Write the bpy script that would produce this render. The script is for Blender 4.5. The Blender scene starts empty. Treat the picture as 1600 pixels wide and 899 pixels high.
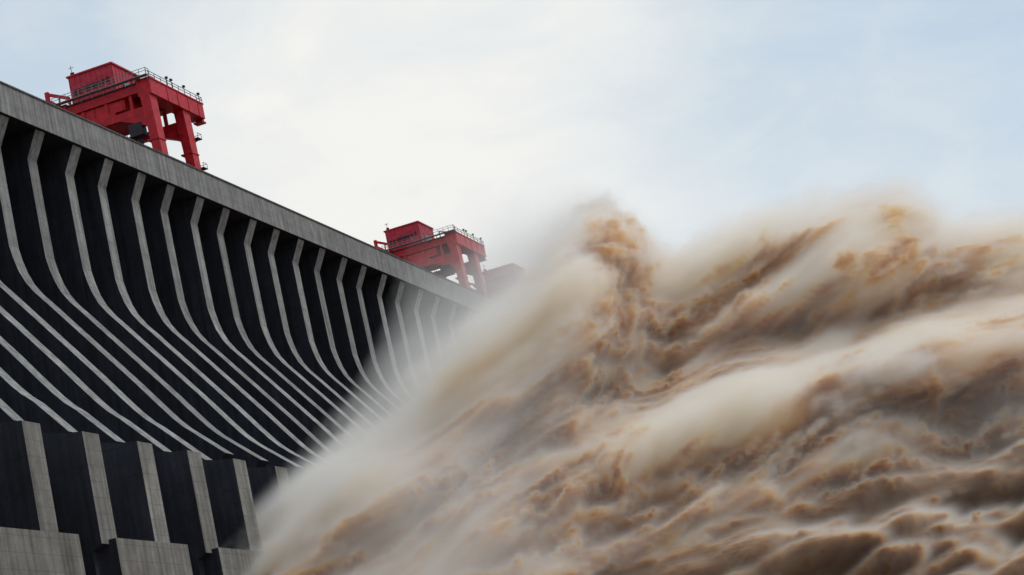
import bpy, bmesh, math, random
import numpy as np
from mathutils import Vector, Matrix

random.seed(7)
SC = bpy.context.scene
COL = SC.collection

# ------------------------------------------------------------------ camera
F = 3500.0; CX, CY = 800.0, 449.5
RW = np.array([[0.9227494229, 0.2724546424, 0.2725838775],
               [0.3206401379, -0.1503000647, -0.9352004023],
               [-0.2138303168, 0.9503569637, -0.2260491921]])
FWD = np.array([-0.2725838775, 0.9352004023, 0.2260491921])
cd = bpy.data.cameras.new("camera")
cd.sensor_fit = 'HORIZONTAL'; cd.sensor_width = 36.0; cd.lens = F / 1600 * 36
cd.clip_start = 0.5; cd.clip_end = 20000
cam = bpy.data.objects.new("camera", cd); COL.objects.link(cam)
m = Matrix([list(RW[i]) + [0] for i in range(3)] + [[0, 0, 0, 1]])
cam.matrix_world = m
SC.camera = cam

# ------------------------------------------------------------------ render settings
SC.render.engine = 'CYCLES'
cy = SC.cycles
cy.use_denoising = True
try: cy.denoiser = 'OPENIMAGEDENOISE'
except Exception: pass
cy.max_bounces = 16; cy.diffuse_bounces = 4; cy.glossy_bounces = 2; cy.volume_bounces = 14
cy.transparent_max_bounces = 8
cy.volume_step_rate = 1.0; cy.volume_max_steps = 512
cy.use_adaptive_sampling = True; cy.adaptive_threshold = 0.02
SC.view_settings.view_transform = 'Standard'
try: SC.view_settings.look = 'None'
except Exception: pass
SC.view_settings.exposure = 0.0; SC.view_settings.gamma = 1.0
SC.view_settings.use_curve_mapping = False

# ------------------------------------------------------------------ helpers
def nt_new(name):
    mat = bpy.data.materials.new(name); mat.use_nodes = True
    nt = mat.node_tree; nt.nodes.clear()
    return mat, nt
def N(nt, typ, **kw):
    n = nt.nodes.new(typ)
    for k, v in kw.items():
        if k.startswith('i_'):
            key = k[2:]
            key = int(key) if key.isdigit() else key.replace('_', ' ')
            n.inputs[key].default_value = v
        else: setattr(n, k, v)
    return n
def ramp(nt, stops, interp='LINEAR'):
    r = nt.nodes.new('ShaderNodeValToRGB'); cr = r.color_ramp; cr.interpolation = interp
    while len(cr.elements) > 1: cr.elements.remove(cr.elements[-1])
    cr.elements[0].position = stops[0][0]; cr.elements[0].color = stops[0][1]
    for p, c in stops[1:]:
        e = cr.elements.new(p); e.color = c
    return r
def g(v, a=1): return (v, v, v, a)
def tag(o, label=None, cat=None, group=None, kind=None):
    if label: o['label'] = label
    if cat: o['category'] = cat
    if group: o['group'] = group
    if kind: o['kind'] = kind
    return o
def empty(name, loc=(0, 0, 0)):
    o = bpy.data.objects.new(name, None); COL.objects.link(o); o.location = loc
    o.empty_display_size = 0.5
    return o

class MB:
    """collects shapes, links them as ONE mesh object"""
    def __init__(s): s.bm = bmesh.new()
    def box(s, x0, x1, y0, y1, z0, z1, mi=0):
        vs = [s.bm.verts.new((x, y, z)) for x in (x0, x1) for y in (y0, y1) for z in (z0, z1)]
        for f in ((0, 1, 3, 2), (4, 6, 7, 5), (0, 4, 5, 1), (2, 3, 7, 6), (0, 2, 6, 4), (1, 5, 7, 3)):
            fc = s.bm.faces.new([vs[i] for i in f]); fc.material_index = mi
        return vs
    def beam(s, p, q, w, h=None, up=(0, 0, 1), w2=None, h2=None):
        """rectangular bar from p to q, optionally tapering"""
        p, q = Vector(p), Vector(q); h = h or w; w2 = w2 or w; h2 = h2 or h
        d = (q - p).normalized(); u = Vector(up)
        if abs(d.dot(u)) > .98: u = Vector((0, 1, 0))
        a = d.cross(u).normalized(); b = a.cross(d).normalized()
        vs = []
        for c, ww, hh in ((p, w, h), (q, w2, h2)):
            for sa, sb in ((-1, -1), (1, -1), (1, 1), (-1, 1)):
                vs.append(s.bm.verts.new(c + a * sa * ww / 2 + b * sb * hh / 2))
        for f in ((3, 2, 1, 0), (4, 5, 6, 7), (0, 1, 5, 4), (1, 2, 6, 5), (2, 3, 7, 6), (3, 0, 4, 7)):
            s.bm.faces.new([vs[i] for i in f])
    def tube(s, p, q, r, n=8, r2=None):
        p, q = Vector(p), Vector(q); d = (q - p); L = d.length
        mt = Matrix.Translation((p + q) / 2) @ d.to_track_quat('Z', 'Y').to_matrix().to_4x4()
        bmesh.ops.create_cone(s.bm, cap_ends=True, segments=n, radius1=r, radius2=r2 if r2 is not None else r, depth=L, matrix=mt)
    def prism(s, poly, y0, y1, side_mi=0, edge_mi=None):
        """polygon in X-Z extruded along Y; edge_mi = list of material index per edge"""
        n = len(poly)
        A = [s.bm.verts.new((x, y0, z)) for x, z in poly]; B = [s.bm.verts.new((x, y1, z)) for x, z in poly]
        fa = s.bm.faces.new(A); fb = s.bm.faces.new(B[::-1]); fa.material_index = fb.material_index = side_mi
        for i in range(n):
            j = (i + 1) % n
            f = s.bm.faces.new((A[i], B[i], B[j], A[j])); f.material_index = edge_mi[i] if edge_mi else side_mi
    def build(s, name, mats, parent=None, bevel=0, smooth=False):
        if bevel:
            es = [e for e in s.bm.edges if len(e.link_faces) == 2 and e.calc_face_angle(0) > .6]
            try: bmesh.ops.bevel(s.bm, geom=es, offset=bevel, segments=2, affect='EDGES', profile=.5, clamp_overlap=True)
            except Exception: pass
        bmesh.ops.recalc_face_normals(s.bm, faces=s.bm.faces)
        me = bpy.data.meshes.new(name); s.bm.to_mesh(me); s.bm.free()
        if smooth:
            for p in me.polygons: p.use_smooth = True
        for mm in (mats if isinstance(mats, (list, tuple)) else [mats]): me.materials.append(mm)
        o = bpy.data.objects.new(name, me); COL.objects.link(o)
        if parent: o.parent = parent
        return o
def copy_tree(o, parent=None):
    c = o.copy(); COL.objects.link(c)
    if parent: c.parent = parent
    for ch in list(o.children): copy_tree(ch, c)
    return c

# ------------------------------------------------------------------ materials
def concrete(name, base, tint=(1, 1, 1.0), line=0.12, rough=.9, streak=.35, panel=3.0):
    mat, nt = nt_new(name); L = nt.links
    tc = N(nt, 'ShaderNodeTexCoord')
    geo = N(nt, 'ShaderNodeNewGeometry')
    pos = geo.outputs['Position']
    n1 = N(nt, 'ShaderNodeTexNoise', i_Scale=.35, i_Detail=6.0, i_Roughness=.65); L.new(pos, n1.inputs['Vector'])
    mp = N(nt, 'ShaderNodeMapping'); mp.inputs['Scale'].default_value = (1.3, 1.3, .06); L.new(pos, mp.inputs['Vector'])
    n2 = N(nt, 'ShaderNodeTexNoise', i_Scale=1.0, i_Detail=5.0, i_Roughness=.6); L.new(mp.outputs[0], n2.inputs['Vector'])
    n3 = N(nt, 'ShaderNodeTexNoise', i_Scale=4.0, i_Detail=4.0, i_Roughness=.7); L.new(pos, n3.inputs['Vector'])
    # lift joints: horizontal lines every `panel` metres, faint vertical joints
    sep = N(nt, 'ShaderNodeSeparateXYZ'); L.new(pos, sep.inputs[0])
    def lines(out, period, width):
        d = N(nt, 'ShaderNodeMath', operation='DIVIDE'); d.inputs[1].default_value = period; L.new(out, d.inputs[0])
        fr = N(nt, 'ShaderNodeMath', operation='FRACT'); L.new(d.outputs[0], fr.inputs[0])
        lt = N(nt, 'ShaderNodeMath', operation='LESS_THAN'); lt.inputs[1].default_value = width / period; L.new(fr.outputs[0], lt.inputs[0])
        return lt.outputs[0]
    hz = lines(sep.outputs['Z'], panel, .09); vy = lines(sep.outputs['Y'], 10.5, .10)
    mx = N(nt, 'ShaderNodeMath', operation='MAXIMUM'); L.new(hz, mx.inputs[0]); L.new(vy, mx.inputs[1])
    r1 = ramp(nt, [(.3, g(.72)), (.7, g(1.22))]); L.new(n1.outputs['Fac'], r1.inputs[0])
    r2 = ramp(nt, [(.32, g(1 - streak)), (.62, g(1.08))]); L.new(n2.outputs['Fac'], r2.inputs[0])
    r3 = ramp(nt, [(.3, g(.88)), (.7, g(1.1))]); L.new(n3.outputs['Fac'], r3.inputs[0])
    def mul(a, b):
        q = N(nt, 'ShaderNodeMixRGB', blend_type='MULTIPLY', i_Fac=1.0); L.new(a, q.inputs[1])
        if hasattr(b, 'is_linked'): L.new(b, q.inputs[2])
        else: q.inputs[2].default_value = b
        return q.outputs[0]
    c = mul(r1.outputs[0], r2.outputs[0]); c = mul(c, r3.outputs[0])
    oi = N(nt, 'ShaderNodeObjectInfo'); ro = ramp(nt, [(0, g(.84)), (1, g(1.12))]); L.new(oi.outputs['Random'], ro.inputs[0]); c = mul(c, ro.outputs[0])
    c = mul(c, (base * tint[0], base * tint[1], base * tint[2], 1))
    nr = N(nt, 'ShaderNodeTexNoise', i_Scale=.8, i_Detail=4.0); nr.inputs['Roughness'].default_value = .6; L.new(mp.outputs[0], nr.inputs['Vector'])
    rr = ramp(nt, [(.58, g(1)), (.75, (1.0, .82, .72, 1))]); L.new(nr.outputs['Fac'], rr.inputs[0]); c = mul(c, rr.outputs[0])
    md = N(nt, 'ShaderNodeMath', operation='MULTIPLY'); md.inputs[1].default_value = line; L.new(mx.outputs[0], md.inputs[0])
    q = N(nt, 'ShaderNodeMixRGB', blend_type='MIX'); L.new(md.outputs[0], q.inputs[0]); L.new(c, q.inputs[1]); q.inputs[2].default_value = (base * .25, base * .25, base * .25, 1)
    bs = N(nt, 'ShaderNodeBsdfPrincipled', i_Roughness=rough); bs.inputs['Specular IOR Level'].default_value = .2
    L.new(q.outputs[0], bs.inputs['Base Color'])
    bp = N(nt, 'ShaderNodeBump', i_Strength=.25, i_Distance=.08); L.new(n3.outputs['Fac'], bp.inputs['Height']); L.new(bp.outputs[0], bs.inputs['Normal'])
    out = N(nt, 'ShaderNodeOutputMaterial'); L.new(bs.outputs[0], out.inputs['Surface'])
    return mat
M_FACE = concrete('pale_concrete', .27, (.99, 1.0, .99), line=.4, streak=.45)
M_SHADE = concrete('shade_dark_concrete', .031, (.88, .95, 1.30), line=.3, rough=.75, streak=.45)  # shade of flanks, recesses and undersides painted in as a dark concrete
M_PILLAR = concrete('weathered_concrete', .23, (1.0, .98, .92), line=.30, panel=1.5, streak=.45)

def paint(name, col, rough=.5, var=.35):
    mat, nt = nt_new(name); L = nt.links
    tc = N(nt, 'ShaderNodeTexCoord')
    n1 = N(nt, 'ShaderNodeTexNoise', i_Scale=.9, i_Detail=6.0, i_Roughness=.7); L.new(tc.outputs['Object'], n1.inputs['Vector'])
    r = ramp(nt, [(.3, g(1 - var)), (.7, g(1.1))]); L.new(n1.outputs['Fac'], r.inputs[0])
    q = N(nt, 'ShaderNodeMixRGB', blend_type='MULTIPLY', i_Fac=1.0); L.new(r.outputs[0], q.inputs[1]); q.inputs[2].default_value = (*col, 1)
    bs = N(nt, 'ShaderNodeBsdfPrincipled', i_Roughness=rough); bs.inputs['Specular IOR Level'].default_value = .3
    L.new(q.outputs[0], bs.inputs['Base Color'])
    out = N(nt, 'ShaderNodeOutputMaterial'); L.new(bs.outputs[0], out.inputs['Surface'])
    return mat
M_RED = paint('red_crane_paint', (.54, .008, .020), var=.5)
M_REDBOX = paint('faded_red_cladding', (.50, .025, .055), var=.45)
M_DARK = paint('dark_steel', (.025, .022, .03), .6)
M_GREY = paint('grey_galvanised_steel', (.22, .22, .23), .5)
M_VENT = paint('dark_louvre', (.07, .03, .035), .6)

# ------------------------------------------------------------------ world: hazy sky with thin bright cloud
SUN_EL, SUN_AZ = 58.0, 66.0       # azimuth measured from +Y (along the dam) towards +X (downstream)
w = bpy.data.worlds.new("World"); SC.world = w; w.use_nodes = True
nt = w.node_tree; nt.nodes.clear(); L = nt.links
sky = N(nt, 'ShaderNodeTexSky'); sky.sky_type = 'NISHITA'; sky.sun_disc = False
sky.sun_elevation = math.radians(SUN_EL); sky.sun_rotation = math.radians(SUN_AZ)
sky.air_density = 1.0; sky.dust_density = 1.0; sky.ozone_density = 1.0
tc = N(nt, 'ShaderNodeTexCoord')
mp = N(nt, 'ShaderNodeMapping'); mp.inputs['Scale'].default_value = (2.6, 2.6, 5.5); mp.inputs['Location'].default_value = (1.7, 2.3, .4)
L.new(tc.outputs['Generated'], mp.inputs['Vector'])
n1 = N(nt, 'ShaderNodeTexNoise', i_Scale=1.6, i_Detail=6.0, i_Roughness=.55, i_Distortion=.6); L.new(mp.outputs[0], n1.inputs['Vector'])
# a broad bank of thin bright cloud hangs over the dam
def bank(direction, c0, c1):
    d = N(nt, 'ShaderNodeVectorMath', operation='DOT_PRODUCT'); d.inputs[1].default_value = direction; L.new(tc.outputs['Generated'], d.inputs[0])
    mr = N(nt, 'ShaderNodeMapRange'); mr.interpolation_type = 'SMOOTHSTEP'; mr.inputs['From Min'].default_value = c0; mr.inputs['From Max'].default_value = c1; L.new(d.outputs['Value'], mr.inputs[0])
    return mr.outputs[0]
b1 = bank((-0.2820, 0.8990, 0.3350), math.cos(math.radians(9)), math.cos(math.radians(1)))
b2 = bank((-0.3109, 0.9087, 0.2789), math.cos(math.radians(9)), math.cos(math.radians(1)))
bm = N(nt, 'ShaderNodeMath', operation='MAXIMUM'); L.new(b1, bm.inputs[0]); L.new(b2, bm.inputs[1])
nn = N(nt, 'ShaderNodeMath', operation='MULTIPLY_ADD'); nn.inputs[1].default_value = 1.1; nn.inputs[2].default_value = -.30; L.new(n1.outputs['Fac'], nn.inputs[0])
sm_ = N(nt, 'ShaderNodeMath', operation='MULTIPLY_ADD'); sm_.inputs[1].default_value = .55; L.new(bm.outputs[0], sm_.inputs[0]); L.new(nn.outputs[0], sm_.inputs[2])
sz = N(nt, 'ShaderNodeSeparateXYZ'); L.new(tc.outputs['Generated'], sz.inputs[0])
hz_ = N(nt, 'ShaderNodeMapRange'); hz_.inputs['From Min'].default_value = .29; hz_.inputs['From Max'].default_value = .17; hz_.inputs['To Max'].default_value = .30; L.new(sz.outputs['Z'], hz_.inputs[0])
n2s = N(nt, 'ShaderNodeTexNoise', i_Scale=5.0, i_Detail=6.0, i_Roughness=.6, i_Distortion=.8); L.new(mp.outputs[0], n2s.inputs['Vector'])
n2m = N(nt, 'ShaderNodeMath', operation='MULTIPLY_ADD'); n2m.inputs[1].default_value = .55; n2m.inputs[2].default_value = -.27; L.new(n2s.outputs['Fac'], n2m.inputs[0])
a1 = N(nt, 'ShaderNodeMath', operation='ADD'); L.new(sm_.outputs[0], a1.inputs[0]); L.new(hz_.outputs[0], a1.inputs[1])
a2 = N(nt, 'ShaderNodeMath', operation='ADD'); L.new(a1.outputs[0], a2.inputs[0]); L.new(n2m.outputs[0], a2.inputs[1])
sm_ = a2
r1 = ramp(nt, [(.2, g(.80)), (1.0, g(1.0))]); L.new(sm_.outputs[0], r1.inputs[0])
CLOUD = ramp(nt, [(.0, (5.7, 7.1, 8.5, 1)), (.40, (7.4, 8.15, 8.6, 1)), (.95, (9.0, 9.0, 8.75, 1))]); L.new(sm_.outputs[0], CLOUD.inputs[0])
mx = N(nt, 'ShaderNodeMixRGB', blend_type='MIX'); L.new(r1.outputs[0], mx.inputs[0]); L.new(sky.outputs[0], mx.inputs[1]); L.new(CLOUD.outputs[0], mx.inputs[2])
bg = N(nt, 'ShaderNodeBackground', i_Strength=.1); L.new(mx.outputs[0], bg.inputs['Color'])
wo = N(nt, 'ShaderNodeOutputWorld'); L.new(bg.outputs[0], wo.inputs['Surface'])

sd = bpy.data.lights.new("sun", 'SUN'); sd.energy = 1.5; sd.angle = math.radians(14); sd.color = (1, .95, .87)
so = bpy.data.objects.new("sun", sd); COL.objects.link(so)
ce = math.cos(math.radians(SUN_EL))
dsun = Vector((math.sin(math.radians(SUN_AZ)) * ce, math.cos(math.radians(SUN_AZ)) * ce, math.sin(math.radians(SUN_EL))))
so.rotation_euler = (-dsun).to_track_quat('-Z', 'Y').to_euler()
so.location = (0, 200, 300)

# ------------------------------------------------------------------ dam
Y_RIB0, S = 283.92, 10.5
DAM0, DAM1 = 196.0, 640.0
dam = empty('dam', (-150, 400, -12))
def P(o):   # keep world coordinates while parenting to an Empty
    o.matrix_parent_inverse = o.parent.matrix_basis.inverted(); return o
# body; recess shade behind the piers is painted in as dark concrete
mb = MB()
body = [(-176, 112.29), (-157.2, 112.29), (-157.2, 93), (-155.5, 86), (-150.5, 78.4), (-136.3, 58.4), (-131.5, 54.2), (-131.5, -14), (-176, -14)]
mb.prism(body, DAM0, DAM1)
P(mb.build('spillway_wall', M_SHADE, dam))
mb = MB(); mb.box(-150.5, -148.4, DAM0, DAM1, 112.3, 117.05)
ob = P(mb.build('crest_beam', [M_FACE, M_SHADE], dam))
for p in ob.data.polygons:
    if p.normal.z < -.5: p.material_index = 1  # underside shade put in as the darker concrete
mb = MB(); mb.box(-176, -150.503, DAM0, DAM1, 112.3, 116.3)
P(mb.build('crest_road', M_SHADE, dam))  # dark colour stands in for the shade under the slab
mb = MB(); mb.box(-150.6, -148.25, DAM0, DAM1, 117.053, 117.33)
P(mb.build('coping', concrete('dark_coping_concrete', .09), dam))
# lip: floor slab under the piers' toes
front = [(-149, 112.28), (-151.15, 108.3), (-151.15, 103), (-151.1, 97), (-151.05, 92.9), (-150.75, 91), (-150.25, 88.9), (-149.5, 87), (-148.4, 85.2),
         (-146.6, 82.9), (-144.1, 79.6), (-140.9, 75.4), (-138.4, 72.1), (-135.6, 68.4), (-132.7, 64.4), (-130.9, 62.0), (-129.6, 60.5), (-128.2, 59.2)]
def pier_poly(end):
    return front + [end, (end[0] - 1.2, end[1] - .9), (-131.4, 53.5), (-136.4, 57.5), (-151, 77.5), (-157.3, 85), (-157.3, 112.28)]
for i in range(-8, 33):
    long_ = i <= -2
    k = (i + 6) if long_ else (i + 1)
    e = (-125.0 + .68 * min(k, 4), 55.0 - .47 * min(k, 4)) if long_ else (-124.2 + .5 * min(k, 4), 55.4 - .27 * min(k, 4))
    poly = pier_poly(e)
    em = [0 if j < len(front) else 1 for j in range(len(poly))]  # front edges pale; toe and back edges get the painted shade
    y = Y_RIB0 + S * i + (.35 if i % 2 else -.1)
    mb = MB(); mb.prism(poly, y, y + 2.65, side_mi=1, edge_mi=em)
    P(mb.build('pier', [M_FACE, M_SHADE], dam))
# guide walls between the deep outlets; their downstream ends read as pillars
for j in range(-2, 38):
    y = 170.33 + S * j
    mb = MB()
    poly = [(-96.7, -14), (-96.7, 31.2), (-95.65, 31.7), (-95.65, 42.2), (-97.5, 42.5), (-122, 49.5), (-131.4, 50.5), (-131.4, -14)]
    mb.prism(poly, y, y + 3.08, side_mi=1, edge_mi=[1, 1, 0, 0, 1, 1, 1, 1])  # flanks and lower step carry painted shade
    P(mb.build('guide_wall', [M_PILLAR, M_SHADE], dam))
# plinths joining the walls in pairs
for k in range(-2, 19):
    y0 = 182.2 + 21 * k; y1 = 196.5 + 21 * k
    mb = MB()
    vs = mb.box(-131, -94.9, y0, y1, -14, 32.1)
    o = P(mb.build('plinth', [M_PILLAR], dam, bevel=.7))
    # plinth flanks take the dark concrete, their shade painted in
    o.data.materials.append(M_SHADE)
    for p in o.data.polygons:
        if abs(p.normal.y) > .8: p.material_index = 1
# railing on the coping
mb = MB()
for yy in np.arange(DAM0, 600, 3.0):
    mb.box(-149.5, -149.42, yy, yy + .08, 117.33, 118.1)
mb.box(-149.49, -149.43, DAM0, DAM1, 118.05, 118.13); mb.box(-149.485, -149.435, DAM0, DAM1, 117.7, 117.76)
P(mb.build('crest_railing', M_DARK, dam))
tag(dam, 'long grey concrete dam with rows of curved spillway piers', 'dam')

# ------------------------------------------------------------------ gantry crane (origin: near downstream leg on the crest)
def crane():
    root = empty('gantry_crane', (-153, 336, 116.31))
    def B(mb, name, mat, par=root, bevel=0): return mb.build(name, mat, par, bevel)
    # local: x = upstream negative, y = along dam, z up.  near frame y=0.6, far frame y=12.4
    Z = 116.31
    xs_d, xs_u = -.6, -17.0
    for y0 in (-1.2, 11.3):
        for xd, sgn in ((xs_d, 1), (xs_u, -1)):
            mb = MB()
            mb.beam((xd + sgn * .5, y0 + .1, .95), (xd, y0, 15.4), 1.5, 2.2, up=(0, 1, 0), w2=1.8, h2=2.7)
            mb.box(xd - 1.15 + sgn * .1, xd + 1.15 + sgn * .1, y0 - 1.35, y0 + 1.35, 7.0, 7.25)
            leg = B(mb, 'leg', M_RED)
            mb = MB()
            mb.box(xd - 1.1, xd + 1.1, y0 - 2.4, y0 + 2.4, .55, 1.0)
            for yy in (-1.9, -.65, .65, 1.9):
                mb.tube((xd - .28, y0 + yy, .42), (xd + .28, y0 + yy, .42), .42, 14)
            B(mb, 'bogie', M_DARK, leg)
        # portal cross beam of each side frame
        mb = MB()
        mb.box(xs_u, xs_d, y0 - .75, y0 + .75, 12.2, 13.5)
        for xa, sg in ((xs_d - .85, -1), (xs_u + .85, 1)):
            mb.prism([(xa, 12.19), (xa, 9.9), (xa + sg * 1.2, 10.6), (xa + sg * 4.8, 12.19)], y0 - .7, y0 + .7)
        B(mb, 'cross_beam', M_RED)
        # top beam along x
        mb = MB(); mb.box(xs_u - 1.5, xs_d - 1.35, y0 - .9, y0 + .9, 16.1, 17.6)
        B(mb, 'top_beam', M_RED)
        for xx in (-3.7, -8.5, -13):
            mb = MB(); mb.beam((xx, y0 - .35, 13.5), (xx, y0 - .35, 16.1), .55)
            B(mb, 'strut', M_RED)
    # girders along the dam, running out past the far legs
    for xd in (xs_d, xs_u):
        mb = MB(); mb.box(xd - 1.3, xd + 1.3, -2.3, 18.2, 15.25, 18.0)
        mb.box(xd - 1.45, xd + 1.45, -2.45, 18.35, 18.0, 18.22)
        for yy in (4, 8, 12, 16): mb.box(xd + 1.3, xd + 1.38, yy, yy + .18, 15.3, 18.0)
        B(mb, 'girder', M_RED)
        mb = MB(); mb.box(xd - .7, xd + .7, 18.2, 18.9, 15.0, 17.6); mb.box(xd - .9, xd + .9, 17.6, 19.2, 14.7, 15.0)
        B(mb, 'buffer_end', M_RED)
    # deck plate and trolley beams
    mb = MB(); mb.box(xs_u + 1.35, xs_d - 1.35, -2.3, 12.4, 17.62, 17.9)
    B(mb, 'deck', M_DARK)
    mb = MB()
    for y0 in (3.2, 9.6): mb.box(xs_u + 1.32, xs_d - 1.32, y0 - .5, y0 + .5, 15.9, 17.6)
    B(mb, 'hoist_beam', M_RED)
    mb = MB(); mb.box(-14.5, -5.0, -1.6, 8.5, 14.1, 16.0); mb.box(-12.5, -7.0, -1.9, 8.8, 13.4, 14.1)
    for xx in (-14, -11, -8.2, -5.5): mb.box(xx - .15, xx + .15, -1.75, -1.6, 14.1, 16.0)
    B(mb, 'trolley', M_RED)
    # machinery house
    hs = empty('machinery_house', (0, 0, 0)); hs.parent = root
    hx0, hx1, hy0, hy1, hz0, hz1 = -15.6, -7.0, 0.2, 10.2, 18.35, 23.7
    mb = MB(); mb.box(hx0, hx1, hy0, hy1, hz0, hz1)
    for xx in np.linspace(hx0 + .1, hx1 - .1, 9): mb.box(xx - .06, xx + .06, hy0 - .07, hy0, hz0, hz1)
    for yy in np.linspace(hy0 + .1, hy1 - .1, 9): mb.box(hx1, hx1 + .07, yy - .06, yy + .06, hz0, hz1)
    B(mb, 'cladding', M_REDBOX, hs)
    mb = MB(); mb.box(hx0 - .25, hx1 + .25, hy0 - .25, hy1 + .25, hz1, hz1 + .3)
    B(mb, 'roof', M_RED, hs)
    mb = MB(); mb.box(hx0 - .3, hx1 + .4, hy0 - .4, hy1 + .3, hz0 - .4, hz0)
    B(mb, 'underframe', M_DARK, hs)
    for a, b2, z0, z1 in ((.7, 1.2, 1.9, 2.9), (1.6, 2.1, 1.9, 2.9), (2.6, 5.9, 2.1, 3.0), (6.3, 6.8, 2.2, 3.1), (7.2, 7.7, 2.3, 3.2)):
        mb = MB(); mb.box(hx0 + a, hx0 + b2, hy0 - .14, hy0 - .08, hz0 + z0, hz0 + z1)
        for q in np.arange(z0 + .15, z1, .25): mb.box(hx0 + a, hx0 + b2, hy0 - .2, hy0 - .14, hz0 + q, hz0 + q + .06)
        B(mb, 'louvre', M_VENT, hs)
    mb = MB(); mb.box(hx1 + .08, hx1 + .13, 3.4, 7.4, hz0 + 1.0, hz0 + 2.9); B(mb, 'window', M_GREY, hs)
    mb = MB(); mb.box(hx1 + .08, hx1 + .13, 8.2, 9.1, hz0 + .05, hz0 + 2.1); B(mb, 'door', M_DARK, hs)
    mb = MB(); mb.tube((hx0 + .6, hy0 + .6, hz1 + .3), (hx0 + .6, hy0 + .6, hz1 + 2.3), .05, 6); mb.box(hx0 + .35, hx0 + 1.0, hy0 + .45, hy0 + .75, hz1 + .31, hz1 + 1.0)
    mb.tube((hx0 + .1, hy0 + .6, hz1 + 1.9), (hx0 + 1.1, hy0 + .6, hz1 + 1.9), .05, 6)
    B(mb, 'wind_gauge', M_DARK, hs)
    # catwalk with railings in front of the house
    mb = MB(); mb.box(xs_u - .5, .9, -3.6, -2.5, 18.3, 18.42)
    for xx in np.linspace(xs_u, .5, 9): mb.beam((xx, -3.5, 18.3), (xx, -2.3, 17.7), .12)
    B(mb, 'catwalk', M_GREY)
    def rail(p, q, h=1.1, n=8):
        p, q = Vector(p), Vector(q)
        for i in range(n + 1):
            c = p.lerp(q, i / n); mb.beam(c, c + Vector((0, 0, h)), .08)
        for k in (h, h * .55): mb.beam(p + Vector((0, 0, k)), q + Vector((0, 0, k)), .08)
    mb = MB(); rail((xs_u - .5, -3.55, 18.42), (.9, -3.55, 18.42), n=14); rail((.85, -3.55, 18.42), (.85, -2.3, 18.42), n=1)
    B(mb, 'catwalk_railing', M_GREY)
    mb = MB(); rail((xs_d + 1.3, -2.3, 18.22), (xs_d + 1.3, 18.2, 18.22), 1.1, 9); rail((xs_d - 1.3, 10.5, 18.22), (xs_d - 1.3, 18.2, 18.22), 1.1, 4); rail((xs_d - 1.3, 18.2, 18.22), (xs_d + 1.3, 18.2, 18.22), 1.1, 1)
    B(mb, 'deck_railing', M_DARK)
    # winch gear at the near end of the deck
    mb = MB(); mb.tube((-2.6, 1.2, 18.9), (-.6, 1.2, 18.9), .75, 14); mb.box(-2.9, -2.6, .4, 2.0, 18.2, 19.4); mb.box(-.6, -.3, .4, 2.0, 18.2, 19.4)
    mb.tube((-4.2, 1.0, 18.2), (-4.2, 1.0, 20.2), .12, 6); mb.beam((-4.2, 1.0, 20.1), (-2.0, 1.4, 19.5), .2)
    B(mb, 'winch', M_DARK)
    for yy in (5.5, 7.2, 12.1, 17.8):
        mb = MB(); mb.tube((.4, yy, 18.2), (.4, yy, 20.0), .06, 6); mb.box(.2, .6, yy - .25, yy + .25, 19.9, 20.25)
        B(mb, 'floodlight', M_DARK)
    # small platforms on the far downstream leg
    for zz in (10.3, 4.7):
        mb = MB(); mb.box(-.9, 1.0, 12.7, 14.4, zz, zz + .15); mb.beam((0, 12.6, zz - .9), (0, 14.2, zz), .15)
        for yy in (12.8, 14.35): mb.beam((.95, yy, zz), (.95, yy, zz + 1), .07)
        mb.beam((.95, 12.8, zz + 1), (.95, 14.35, zz + 1), .07); mb.beam((-.85, 14.35, zz + 1), (.95, 14.35, zz + 1), .07)
        B(mb, 'platform', M_DARK)
    # ladder between
    mb = MB()
    for dx in (-.25, .25): mb.beam((dx - .2, 13.0, 1.2), (dx - .2, 13.0, 15), .07)
    for zz in np.arange(1.5, 15, .4): mb.beam((-.45, 13.0, zz), (.05, 13.0, zz), .05)
    B(mb, 'ladder', M_DARK)
    # operator cab under the deck
    mb = MB(); mb.box(-10.5, -8.0, 3.0, 5.1, 13.4, 15.4); mb.box(-10.7, -7.8, 2.8, 5.3, 15.4, 15.6)
    cab = B(mb, 'cab', M_RED)
    mb = MB(); mb.box(-10.3, -8.2, 2.94, 3.0, 13.9, 15.1); mb.box(-8.0, -7.94, 3.2, 4.9, 13.9, 15.1); B(mb, 'cab_window', M_DARK, cab)
    # upstream jib reaching out beyond the legs
    mb = MB(); mb.beam((-16.2, .5, 20.2), (-20.4, .3, 22.2), .45, .55); mb.beam((-15.2, .5, 16.6), (-20.3, .3, 20.9), .55, .7); mb.beam((-20.2, .3, 20.6), (-20.2, .3, 22.5), .7, .5)
    mb.beam((-18.2, .4, 18.7), (-18.0, .4, 21.0), .25); mb.beam((-16.2, .5, 17.8), (-16.2, .5, 20.3), .3)
    B(mb, 'jib', M_RED)
    # access stair on the near frame
    mb = MB()
    for dx in (0, .9): mb.beam((-5.0, -2.1 - dx, 2.0), (-9.5, -2.1 - dx, 12.2), .12, .25)
    for t in np.linspace(0, 1, 22): mb.box(-5.0 - 4.5 * t - .15, -5.0 - 4.5 * t + .15, -3.0, -2.1, 2.0 + 10.2 * t, 2.04 + 10.2 * t)
    mb.beam((-5.0, -3.0, 3.0), (-9.5, -3.0, 13.2), .07)
    B(mb, 'stair', M_DARK)
    # electrical cabin on the cross beam, cable reel and hanging hoist block inside the portal
    mb = MB(); mb.box(-4.9, -2.4, -2.0, -.3, 8.9, 11.0); mb.box(-5.1, -2.2, -2.2, -.1, 8.7, 8.9); B(mb, 'control_box', M_DARK)
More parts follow.
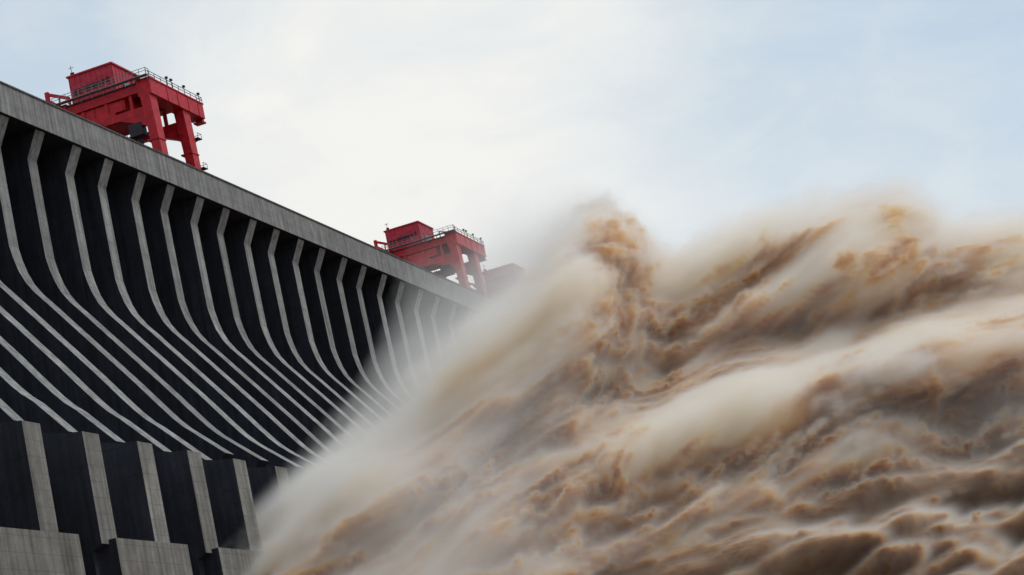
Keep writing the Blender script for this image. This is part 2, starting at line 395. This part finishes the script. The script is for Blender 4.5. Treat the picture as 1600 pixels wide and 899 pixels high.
    mb = MB(); mb.box(-16.0, -7.6, -1.9, 8.6, .9, 9.6); mb.box(-16.2, -7.4, -2.1, 8.8, 9.6, 9.9); B(mb, 'transformer_house', M_RED)
    mb = MB(); mb.tube((-3.4, -1.5, 4.0), (-3.4, -1.0, 4.0), 1.4, 24); mb.tube((-3.4, -1.7, 4.0), (-3.4, -.8, 4.0), .35, 12); mb.beam((-3.4, -1.2, 1.0), (-3.4, -1.2, 4.0), .3); B(mb, 'cable_reel', M_DARK)
    mb = MB(); mb.box(-9.2, -6.8, 4.6, 7.0, 9.0, 11.2)
    for dx in (-.8, .8):
        for dy in (-.7, .7): mb.tube((-8 + dx, 5.8 + dy, 11.2), (-8 + dx, 5.8 + dy, 17.6), .06, 6)
    B(mb, 'hoist_block', M_DARK)
    return root
crane1 = crane()
crane2 = copy_tree(crane1); crane2.location.y += 152.5
for ch in crane2.children:
    if ch.name.startswith('machinery_house'): ch.location.x -= 1.7
crane3 = copy_tree(crane1); crane3.location.y += 218
GC = 'red gantry cranes along the dam crest'
tag(crane1, 'large red gantry crane nearest the viewer, with a jib reaching over the parapet', 'crane', GC)
tag(crane2, 'smaller red gantry crane farther along the crest, just clear of the spray', 'crane', GC)
tag(crane3, 'faint faded red crane almost lost in the spray beyond the other two', 'crane', GC)

# ------------------------------------------------------------------ noise
rng = np.random.RandomState(11)
PERM = rng.permutation(256); PERM = np.concatenate([PERM, PERM, PERM]).astype(np.int32)
G3 = rng.normal(size=(256, 3)); G3 /= np.linalg.norm(G3, axis=1)[:, None]; G3 = G3.astype(np.float32)
def perlin(p):
    p = p.astype(np.float32); i = np.floor(p).astype(np.int32); f = p - i; i &= 255
    u = f * f * f * (f * (f * 6 - 15) + 10)
    r = 0
    for dx in (0, 1):
        wx = u[:, 0] if dx else 1 - u[:, 0]
        for dy in (0, 1):
            wy = u[:, 1] if dy else 1 - u[:, 1]
            for dz in (0, 1):
                wz = u[:, 2] if dz else 1 - u[:, 2]
                h = PERM[PERM[PERM[i[:, 0] + dx] + i[:, 1] + dy] + i[:, 2] + dz]
                gr = G3[h]
                r = r + wx * wy * wz * (gr[:, 0] * (f[:, 0] - dx) + gr[:, 1] * (f[:, 1] - dy) + gr[:, 2] * (f[:, 2] - dz))
    return r * 1.6
def fbm(p, o=4, gain=.5, lac=2.03, mode=0):
    a, s, t = 1., 0., 0.
    for k in range(o):
        n = perlin(p + 17.3 * k)
        if mode == 1: n = np.abs(n) * 2 - .5            # billow
        elif mode == 2: n = .5 - np.abs(n) * 2          # ridge
        s = s + a * n; t += a; a *= gain; p = p * lac
    return s / t
def sig(x): return 1 / (1 + np.exp(-np.clip(x, -40, 40)))
def sst(x, a, b):
    t = np.clip((x - a) / (b - a), 0, 1); return t * t * (3 - 2 * t)

# flow frame: AX along the flow (downstream and a little up), BX across it, CX towards the viewer
A0 = np.array([.96, .28, 0]); A0 /= np.linalg.norm(A0)
AX = A0 + np.array([0, 0, .30]); AX /= np.linalg.norm(AX)
CXv = np.array([.28, -.96, 0.]); CXv /= np.linalg.norm(CXv)
BX = np.cross(CXv, AX); BX *= np.sign(BX[2])
FR = np.stack([AX, BX, CXv]).astype(np.float32)

def flow(wp):
    """distance along the jets, height across their falling arc, and depth"""
    u_ = wp[:, 0] * A0[0] + wp[:, 1] * A0[1]; c_ = wp @ CXv
    s_ = np.clip(u_ + 45, -20, 130)
    return np.stack([u_ * 1.1, wp[:, 2] - (.62 * s_ - .0023 * s_ * s_), c_], -1).astype(np.float32)
# ------------------------------------------------------------------ flood water: the heaving front of the jets
def ridge_line(px):     # outline of the whole mass, spray included
    return np.interp(px, [200, 345, 400, 450, 520, 600, 650, 700, 760, 820, 870, 905, 945, 1000, 1030, 1080, 1130, 1180, 1240, 1300, 1345, 1400, 1445, 1470, 1520, 1600, 1800],
                        [1060, 908, 868, 828, 774, 708, 654, 598, 517, 437, 372, 342, 337, 385, 430, 415, 388, 368, 366, 345, 336, 328, 350, 378, 380, 372, 376])
def core_drop(px):      # how far the solid water stays below that outline
    return np.interp(px, [200, 345, 520, 640, 760, 860, 905, 945, 1000, 1030, 1100, 1240, 1340, 1400, 1450, 1520, 1700],
                        [0, 6, 26, 70, 115, 135, 110, 85, 70, 80, 90, 90, 75, 62, 70, 80, 80])
def crest_line(px):     # crest of the nearer wave
    return np.interp(px, [200, 700, 850, 950, 1060, 1150, 1250, 1350, 1450, 1600, 1800], [1100, 950, 770, 690, 625, 590, 585, 560, 528, 500, 495])
def strokes(px, py, L_):
    """sum of soft elongated patches (centre, length, width, tilt upward in degrees, amount)"""
    r = 0
    for x, y, a, b, t, k in L_:
        c_, s_ = math.cos(math.radians(t)), math.sin(math.radians(t))
        u_ = (px - x) * c_ - (py - y) * s_; v_ = (px - x) * s_ + (py - y) * c_
        r = r + k * np.exp(-(u_ / a) ** 2 - (v_ / b) ** 2)
    return r
FOAM = [(430, 850, 150, 32, 38, .45), (600, 720, 170, 40, 40, .5), (760, 590, 160, 60, 45, .35), (1000, 690, 260, 32, 24, .42), (1330, 585, 300, 36, 14, .45),
        (1120, 420, 160, 60, 10, .3), (1540, 450, 110, 70, 5, .25), (1250, 400, 90, 40, 15, .2), (1090, 860, 200, 20, 20, .12), (960, 820, 110, 22, 30, .2),
        (965, 385, 34, 60, -40, -.75), (1012, 440, 18, 30, -50, -.6), (930, 350, 25, 25, 0, -.45), (965, 500, 50, 40, 0, -.25), (1400, 338, 30, 20, 0, -.6), (1425, 395, 28, 24, 0, -.6), (1328, 425, 16, 30, 0, -.5),
        (1235, 520, 160, 22, 12, -.6), (920, 590, 120, 30, 28, -.45), (790, 690, 60, 20, 40, -.7), (690, 760, 130, 28, 35, -.5), (560, 830, 90, 20, 35, -.35), (860, 740, 130, 22, 35, -.4), (1060, 590, 30, 20, 20, -.3), (1180, 615, 34, 24, 15, -.3),
        (1540, 640, 150, 50, 22, -.6), (1200, 735, 90, 30, 10, -.45), (1500, 850, 330, 110, 15, -.6), (1150, 880, 330, 60, 15, -.25), (1030, 750, 120, 26, 30, -.4), (1400, 760, 260, 60, 18, -.35)]
def base_depth(px, py):
    v = np.clip((1000 - py) / np.maximum(1000 - ridge_line(px), 30), 0, 1.2)
    db = np.interp(px, [200, 345, 600, 900, 1200, 1800], [226, 219, 210, 208, 212, 212])
    dr = np.interp(px, [200, 345, 520, 640, 930, 1400, 1800], [228, 222, 230, 240, 256, 250, 246])
    e = sst(v, .02, 1.05) * .6 + v * .4
    d = db + (dr - db) * e
    # trough behind the nearer crest
    gc = py - crest_line(px)
    wt = sst(px, 850, 1050)
    d = d + wt * (9 * sig(-gc / 22) - 7 * np.exp(-((gc - 5) / 55.) ** 2) + 5 * np.exp(-((gc + 45) / 38.) ** 2))
    # plume column and right-hand crest bulge towards the viewer
    d = d - 7 * np.exp(-((px - 930) / 75.) ** 2 - ((py - 430) / 110.) ** 2)
    d = d - 8 * np.exp(-((px - 1370) / 95.) ** 2 - ((py - 395) / 60.) ** 2)
    d = d - 5 * np.exp(-((px - 640) / 150.) ** 2 - ((py - 760) / 70.) ** 2)
    return d
NU, NV, NB = 1150, 640, 60
pxs = np.linspace(300, 1760, NU)
vv = np.concatenate([np.linspace(0, 1, NV), 1 + np.linspace(0, 1, NB + 1)[1:] ** 1.2])
PX, VV = np.meshgrid(pxs, vv)
RL = ridge_line(PX) + core_drop(PX)
PY = 1060 + (RL - 1060) * np.minimum(VV, 1)
back = np.maximum(VV - 1, 0)
D = base_depth(PX, PY) + 10.0
def to_world(px, py, d):
    c = np.stack([(px - CX) / F, -(py - CY) / F, -np.ones_like(px)], -1) * d[..., None]
    return c @ RW.T
W0 = to_world(PX, PY, D)
W0 += back[..., None] * np.array([-.28 * 40, .96 * 40, 0]) + (back ** 1.5)[..., None] * np.array([0, 0, -45.])
sh = W0.shape[:2]
p = W0.reshape(-1, 3)
q = flow(p)
st = np.array([.45, 1, 1], np.float32)
warp = np.stack([fbm(q * .045 * st + 3, 2), fbm(q * .045 * st + 31, 2), fbm(q * .045 * st + 77, 2)], -1)
qw = q + warp * np.array([10, 5, 5])
big = fbm(qw * st * .075, 3, .5)
bil = fbm((qw + warp * 3) * st * .16 + 9, 4, .55, mode=1)
# curdled patches that break out of the streaks
patch = sst(fbm(q * .06 * st + 50, 2), .05, .45)
fine = fbm((q + warp * 6) * .55 * np.array([.8, 1, 1]) + 5, 5, .6, mode=1)
stre = fbm(qw * np.array([.10, .75, .75]) + 13, 4, .6, mode=2)
pxf, pyf = PX.ravel(), PY.ravel()
amp = 1.0
disp = 3.6 * big + 1.6 * bil + .4 * stre + fine * (.35 + 1.1 * patch)
fade = 1.0 - .35 * sst(back.ravel(), 0, .3)
nrm = -FWD * .8 + np.array([0, 0, .5]); nrm /= np.linalg.norm(nrm)
v1 = fbm(q * .13 * st + 91, 3); v2 = fbm(q * .3 * st + 19, 3)
p2 = p + (disp * fade)[:, None] * nrm + (v1 * 2.6 + v2 * 1.1)[:, None] * BX
# foam content of the water (air-whitened) as opposed to plain mud
foam = .50 + .60 * fbm(qw * np.array([.03, .20, .20]) + 7, 4, .55) + .30 * stre + .30 * fbm(qw * np.array([.2, .5, .5]) + 44, 4, .6)
wx = pxf + 40 * fbm(q * .12 * st + 61, 3); wy = pyf + 30 * fbm(q * .12 * st + 67, 3)
foam = np.clip(foam + strokes(wx, wy, FOAM), 0, 1)

nv_, nu_ = sh
idx = np.arange(nv_ * nu_).reshape(sh)
quads = np.stack([idx[:-1, :-1], idx[:-1, 1:], idx[1:, 1:], idx[1:, :-1]], -1).reshape(-1, 4)
me = bpy.data.meshes.new('floodwater')
me.vertices.add(len(p2)); me.vertices.foreach_set('co', p2.astype(np.float32).ravel())
me.loops.add(quads.size); me.loops.foreach_set('vertex_index', quads.astype(np.int32).ravel())
me.polygons.add(len(quads)); me.polygons.foreach_set('loop_start', (np.arange(len(quads)) * 4).astype(np.int32))
me.polygons.foreach_set('use_smooth', np.ones(len(quads), bool))
me.update(); me.validate()
at = me.attributes.new('foam', 'FLOAT', 'POINT'); at.data.foreach_set('value', foam.astype(np.float32))
water = bpy.data.objects.new('floodwater', me); COL.objects.link(water)
tag(water, 'muddy brown flood water bursting upward in heavy foaming waves', 'flood water', kind='structure')

mat, nt = nt_new('muddy_foaming_water'); L = nt.links
at = N(nt, 'ShaderNodeAttribute', attribute_name='foam')
geo = N(nt, 'ShaderNodeNewGeometry')
n1 = N(nt, 'ShaderNodeTexNoise', i_Scale=1.6, i_Detail=6.0, i_Roughness=.7); L.new(geo.outputs['Position'], n1.inputs['Vector'])
ad = N(nt, 'ShaderNodeMath', operation='MULTIPLY_ADD'); ad.inputs[1].default_value = .5; ad.inputs[2].default_value = -.25; L.new(n1.outputs['Fac'], ad.inputs[0])
ad2 = N(nt, 'ShaderNodeMath', operation='ADD'); L.new(at.outputs['Fac'], ad2.inputs[0]); L.new(ad.outputs[0], ad2.inputs[1])
cr = ramp(nt, [(0., (.045, .016, .006, 1)), (.22, (.13, .055, .022, 1)), (.45, (.34, .19, .095, 1)), (.68, (.60, .46, .33, 1)), (1., (.84, .77, .68, 1))]); L.new(ad2.outputs[0], cr.inputs[0])
bs = N(nt, 'ShaderNodeBsdfPrincipled', i_Roughness=.75); bs.inputs['Specular IOR Level'].default_value = .25
bs.inputs['Subsurface Weight'].default_value = 0.0
L.new(cr.outputs[0], bs.inputs['Base Color'])
n2 = N(nt, 'ShaderNodeTexNoise', i_Scale=3.0, i_Detail=5.0, i_Roughness=.65); L.new(geo.outputs['Position'], n2.inputs['Vector'])
bp = N(nt, 'ShaderNodeBump', i_Strength=.5, i_Distance=.3); L.new(n2.outputs['Fac'], bp.inputs['Height']); L.new(bp.outputs[0], bs.inputs['Normal'])
out = N(nt, 'ShaderNodeOutputMaterial'); L.new(bs.outputs[0], out.inputs['Surface'])
me.materials.append(mat)

# ------------------------------------------------------------------ river sheet to the horizon
mb = MB(); mb.bm.verts.ensure_lookup_table()
vs = [mb.bm.verts.new((x, y, -12)) for x, y in ((-6000, -6000), (6000, -6000), (6000, 9000), (-6000, 9000))]
mb.bm.faces.new(vs)
mat, nt = nt_new('muddy_river'); L = nt.links
geo = N(nt, 'ShaderNodeNewGeometry')
n1 = N(nt, 'ShaderNodeTexNoise', i_Scale=.12, i_Detail=8.0, i_Roughness=.65); L.new(geo.outputs['Position'], n1.inputs['Vector'])
cr = ramp(nt, [(.35, (.13, .06, .025, 1)), (.7, (.42, .28, .17, 1))]); L.new(n1.outputs['Fac'], cr.inputs[0])
bs = N(nt, 'ShaderNodeBsdfPrincipled', i_Roughness=.4); L.new(cr.outputs[0], bs.inputs['Base Color'])
bp = N(nt, 'ShaderNodeBump', i_Strength=.6, i_Distance=1.0); L.new(n1.outputs['Fac'], bp.inputs['Height']); L.new(bp.outputs[0], bs.inputs['Normal'])
out = N(nt, 'ShaderNodeOutputMaterial'); L.new(bs.outputs[0], out.inputs['Surface'])
o = mb.build('river', mat); tag(o, 'muddy brown river below the dam', 'river', kind='structure')
# ------------------------------------------------------------------ spray: voxels of airborne water around the jets
VOX = 0.42
F0 = np.array([-CXv[0], -CXv[1]])                       # horizontal forward
A2 = A0[:2]
loc = np.stack([p2[:, 0] * A2[0] + p2[:, 1] * A2[1], p2[:, 0] * F0[0] + p2[:, 1] * F0[1], p2[:, 2]], -1)
lo = np.array([-60., 172., -4.]); hi = np.array([66., 276., 86.])
res = np.round((hi - lo) / VOX).astype(int) + 1
hi = lo + (res - 1) * VOX
gx, gy, gz = [lo[k] + np.arange(res[k]) * VOX for k in range(3)]
def project(wp):
    c = wp @ RW
    return CX + c[:, 0] / -c[:, 2] * F, CY - c[:, 1] / -c[:, 2] * F, -c[:, 2]
VEIL = [(430, 850, 150, 30, 38, .6), (600, 700, 170, 50, 42, .9), (760, 560, 150, 80, 50, 1.0), (860, 470, 90, 80, 0, .5), (1000, 690, 260, 36, 24, .9), (1330, 585, 300, 40, 14, 1.0),
        (1120, 420, 160, 60, 10, .5), (1540, 450, 110, 60, 5, .6), (1250, 380, 120, 40, 10, .4), (1440, 520, 160, 26, 14, .6), (1280, 470, 120, 26, 20, .3),
        (990, 390, 40, 60, -40, -.9), (1400, 338, 30, 22, 0, -.7), (1425, 395, 28, 24, 0, -.5), (1328, 425, 16, 30, 0, -.6), (1235, 520, 160, 22, 12, -.6), (920, 590, 120, 26, 28, -.4),
        (790, 690, 70, 22, 40, -.7), (690, 760, 130, 24, 35, -.5), (860, 745, 140, 22, 35, -.4), (1060, 590, 30, 20, 20, -.6), (1180, 615, 36, 24, 15, -.6), (1540, 640, 150, 45, 22, -.7), (1200, 735, 90, 26, 10, -.5), (1500, 850, 330, 110, 15, -.6), (1100, 880, 500, 70, 15, -.45)]
CLOT = [(985, 372, 36, 40, -35, 1), (955, 420, 26, 40, 0, .6), (1010, 435, 14, 26, -60, 1), (932, 348, 18, 16, 0, .9), (962, 500, 48, 40, 0, .7), (1400, 336, 30, 14, -10, 1), (1424, 392, 22, 18, 0, .9), (1328, 425, 12, 24, 0, .9), (1252, 450, 22, 14, 0, .5),
        (1180, 612, 34, 18, 15, .7), (1052, 592, 24, 14, 20, .8), (800, 688, 50, 14, 42, .9), (700, 770, 70, 16, 40, .6), (1450, 420, 40, 14, 10, .4), (560, 850, 40, 12, 30, .4), (1585, 580, 30, 40, 0, .6)]
field = np.zeros((res[2], res[1], res[0]), np.float32); streaky = np.zeros_like(field)
GX, GY = np.meshgrid(gx, gy)
XY = np.stack([GX * A2[0] + GY * F0[0], GX * A2[1] + GY * F0[1]], -1).reshape(-1, 2)
for kz, z in enumerate(gz):
    wp = np.concatenate([XY, np.full((len(XY), 1), z)], 1)
    px, py, d = project(wp)
    fr = base_depth(px, py) - d                             # metres in front of the flow's face
    below = (py - ridge_line(px)) * d / F * np.interp(px, [300, 400, 800, 900, 1700], [.72, .72, .72, .95, 1.0])   # metres under the outline
    reach = np.interp(px, [300, 420, 500, 560, 640, 760, 860, 960, 1100, 1700], [1.2, 1.6, 2.6, 5.0, 9, 7.0, 4, 2.4, 3.6, 4.0])
    near = (fr < 14) & (fr > -24) & (below > -reach * 3.2 - 1) & (px > 310) & (px < 1740) & (py < 1010)
    if not near.any(): continue
    j = np.where(near)[0]; wq = wp[j]; f_ = fr[j]; bl = below[j]; rc = reach[j]; pxj = px[j]; pyj = py[j]
    qq = flow(wq)
    wv = fbm(qq * np.array([.03, .06, .06]) + 3, 2)
    qs = qq + (wv * 7)[:, None]
    s1 = fbm(qs * np.array([.035, .16, .13]) + 200, 3, .55)         # long streaks
    s2 = fbm(qs * np.array([.065, .22, .20]) + 300, 4, .6, mode=1)   # billows
    s1b = fbm(qs * np.array([.04, .36, .32]) + 250, 3, .58)          # fine streaks
    s0 = fbm(qq * np.array([.018, .055, .045]) + 120, 2)
    s3 = fbm(qs * np.array([.20, .52, .52]) + 400, 3, .62, mode=1)   # curdled clots
    clot = np.clip(strokes(pxj + 30 * s1, pyj + 30 * s1, CLOT), 0, 1)
    low = sst(pyj - (1060 - .34 * (pxj - 600)) + 60 * s0, -120, 90) * sst(pxj, 700, 1100)
    patch = sst(fbm(qq * np.array([.05, .09, .09]) + 510, 2), -.05, .35)
    vl = strokes(pxj + 110 * s1 + 60 * s0, pyj + 70 * s1 + 60 * s0 + 45 * s1b, VEIL)
    vl = np.where(vl > 0, vl * np.clip(.75 + 1.8 * s1b + .6 * s1, 0, 1.5), vl)
    s4 = fbm(qs * np.array([.42, .95, .95]) + 620, 2, .6, mode=1)    # torn edges
    mud = .40 - .95 * vl * (1 - .4 * low) + (1 - .3 * low) * (-1.3 * s0 - 1.7 * s1 - 1.9 * s1b - .5 * s2) + 1.2 * low + np.interp(pxj, [345, 600, 1000, 1700], [.10, .16, .08, .1])
    up = 1 - sst(pyj, 480, 560)
    mud = mud + clot * (.75 + .6 * s3) * (1 - .45 * up)
    topf = (1 - sst(bl, .5, np.interp(pxj, [345, 700, 850, 1000], [3.0, 4.0, 7.0, 10.0]))) * (1 - low)
    mud = np.clip(mud - np.interp(pxj, [345, 600, 800, 1700], [.9, .7, .4, .4]) * topf * (1 - clot), 0, 1)
    mud = np.minimum(mud, 1 - .42 * up - .36 * clot * up)
    soft = .55 + 1.5 * sst(s1, -.2, .5) * (1 - .7 * patch) + np.interp(pxj, [345, 500, 650, 850, 950, 1700], [0, .4, 2.2, 2.8, 0, .2]) - .5 * clot
    phi0 = np.minimum(bl, -.62 * f_)
    hh = np.clip(.5 + .5 * (bl + .62 * f_) / 4., 0, 1); phi0 = phi0 - 4. * hh * (1 - hh) * .5
    phi = phi0 + 5.0 * s0 + 5.0 * s1 + 1.5 * s1b + 2.2 * low * s1b + 3.0 * s2 * (1 - .55 * low) + s3 * (.5 + 1.4 * clot + 1.6 * patch) * (1 - .25 * low) + 1.0 * s4 + 1.8 * low + 2.2 * np.clip(vl, -1.2, 1) * sst(bl, 1, 7) + .7
    dense = .46 * (1 - .7 * low) * sst(phi, 0, soft + .4) + (3.3 + 6.0 * low) * mud ** 1.4 * sst(phi, -.3, .75 + .35 * soft * (1 - mud) + .4 * low)
    mist = .16 * np.exp(np.minimum(phi0 + 1.5 * s1 + 1.0 * s0, 0) / (rc * .42)) * sst(s1 + .5 * s1b, -.7, .4) * np.interp(pxj, [340, 560, 650, 850, 1000, 1700], [.8, 1.2, 1.6, 1.2, .5, .5]) * (1 - .75 * low)
    mist = mist + .014 * low * sst(s1 + s1b + .4 * s0, .05, .55) * sst(phi0, -4, -.5)
    v = dense + mist
    v *= sst(14 - f_, 0, 6) * sst(f_ + 24, 0, 6) * sst(pxj, 330, 370) * (1 - sst(-bl, rc * .5, rc * 3.2)) * sst(66 - (wq @ np.array([A0[0], A0[1], 0])), 0, 4)
    field[kz].reshape(-1)[j] = v; streaky[kz].reshape(-1)[j] = np.clip(.36 + .34 * low - .5 * clot - .2 * patch, 0, 1)
# the water is drawn out along the flow: average the density along the jets' direction
acc = np.zeros_like(field); wsum = 0.
for k in range(-5, 6):
    wk = 6 - abs(k); acc += wk * np.roll(np.roll(field, k, 2), int(round(.30 * k)), 0); wsum += wk
acc /= wsum
for ax in (0, 1): acc = (np.roll(acc, 1, ax) + 2 * acc + np.roll(acc, -1, ax)) / 4
field = field * (1 - streaky) + acc * streaky
field[:, :, :6] = 0; field[:, :, -6:] = 0; field[:3] = 0; field[-3:] = 0; field[:, :2] = 0; field[:, -2:] = 0
def voxel_object(name, label, field, mat):
    field[field < .004] = 0
    sm = bpy.data.meshes.new(name); sm.vertices.add(field.size)
    a_ = sm.attributes.new('d', 'FLOAT', 'POINT'); a_.data.foreach_set('value', field.ravel())
    ob = bpy.data.objects.new(name, sm); COL.objects.link(ob)
    ob.rotation_euler.z = math.atan2(A2[1], A2[0])
    tag(ob, label, name.replace('_', ' '), kind='stuff')
    ng = bpy.data.node_groups.new(name + '_voxels', 'GeometryNodeTree')
    ng.interface.new_socket('Geometry', in_out='INPUT', socket_type='NodeSocketGeometry')
    ng.interface.new_socket('Geometry', in_out='OUTPUT', socket_type='NodeSocketGeometry')
    gi = ng.nodes.new('NodeGroupInput'); go = ng.nodes.new('NodeGroupOutput')
    vc = ng.nodes.new('GeometryNodeVolumeCube')
    vc.inputs['Min'].default_value = tuple(lo); vc.inputs['Max'].default_value = tuple(hi)
    for k, nme in enumerate(('Resolution X', 'Resolution Y', 'Resolution Z')): vc.inputs[nme].default_value = int(res[k])
    ps = ng.nodes.new('GeometryNodeInputPosition')
    def vmath(op, a, b):
        q = ng.nodes.new('ShaderNodeVectorMath'); q.operation = op
        for i_, x in ((0, a), (1, b)):
            if hasattr(x, 'is_linked'): ng.links.new(x, q.inputs[i_])
            elif x is not None: q.inputs[i_].default_value = x
        return q.outputs[0]
    v = vmath('SUBTRACT', ps.outputs[0], tuple(lo)); v = vmath('SCALE', v, None); v.node.inputs['Scale'].default_value = 1 / VOX
    v = vmath('ADD', v, (.5, .5, .5)); v = vmath('FLOOR', v, None)
    def imath(op, a, b, c=None):
        q = ng.nodes.new('FunctionNodeIntegerMath'); q.operation = op
        for i_, x in ((0, a), (1, b), (2, c)):
            if x is None: continue
            if hasattr(x, 'is_linked'): ng.links.new(x, q.inputs[i_])
            else: q.inputs[i_].default_value = x
        return q.outputs[0]
    sx = ng.nodes.new('ShaderNodeSeparateXYZ'); ng.links.new(v, sx.inputs[0])
    i1 = imath('MULTIPLY_ADD', sx.outputs['Z'], int(res[1]), sx.outputs['Y'])
    i2 = imath('MULTIPLY_ADD', i1, int(res[0]), sx.outputs['X'])
    na = ng.nodes.new('GeometryNodeInputNamedAttribute'); na.data_type = 'FLOAT'; na.inputs['Name'].default_value = 'd'
    si = ng.nodes.new('GeometryNodeSampleIndex'); si.data_type = 'FLOAT'; si.domain = 'POINT'; si.clamp = True
    ng.links.new(gi.outputs[0], si.inputs['Geometry']); ng.links.new(na.outputs[0], si.inputs['Value']); ng.links.new(i2, si.inputs['Index'])
    ng.links.new(si.outputs[0], vc.inputs['Density'])
    smn = ng.nodes.new('GeometryNodeSetMaterial'); ng.links.new(vc.outputs[0], smn.inputs[0]); ng.links.new(smn.outputs[0], go.inputs[0])
    smn.inputs['Material'].default_value = mat; sm.materials.append(mat)
    md = ob.modifiers.new(name + '_voxels', 'NODES'); md.node_group = ng
    return ob
def airborne(name, stops, aniso):
    mat, nt = nt_new(name); L = nt.links
    vp = N(nt, 'ShaderNodeVolumePrincipled'); vp.inputs['Density'].default_value = 1.0; vp.inputs['Anisotropy'].default_value = aniso
    vi = N(nt, 'ShaderNodeVolumeInfo'); hf = N(nt, 'ShaderNodeMath', operation='MULTIPLY'); hf.inputs[1].default_value = .25; L.new(vi.outputs['Density'], hf.inputs[0])
    vr = ramp(nt, stops); L.new(hf.outputs[0], vr.inputs[0]); L.new(vr.outputs[0], vp.inputs['Color'])
    out = N(nt, 'ShaderNodeOutputMaterial'); L.new(vp.outputs[0], out.inputs['Volume'])
    return mat
voxel_object('spray', 'cream and brown spray and mist blowing off the flood water', field,
             airborne('airborne_spray', [(.02, (.998, .993, .982, 1)), (.10, (.996, .985, .966, 1)), (.145, (.984, .93, .82, 1)), (.20, (.945, .73, .36, 1)), (.36, (.64, .30, .11, 1)), (.66, (.30, .095, .032, 1)), (1.0, (.19, .055, .02, 1))], .3))
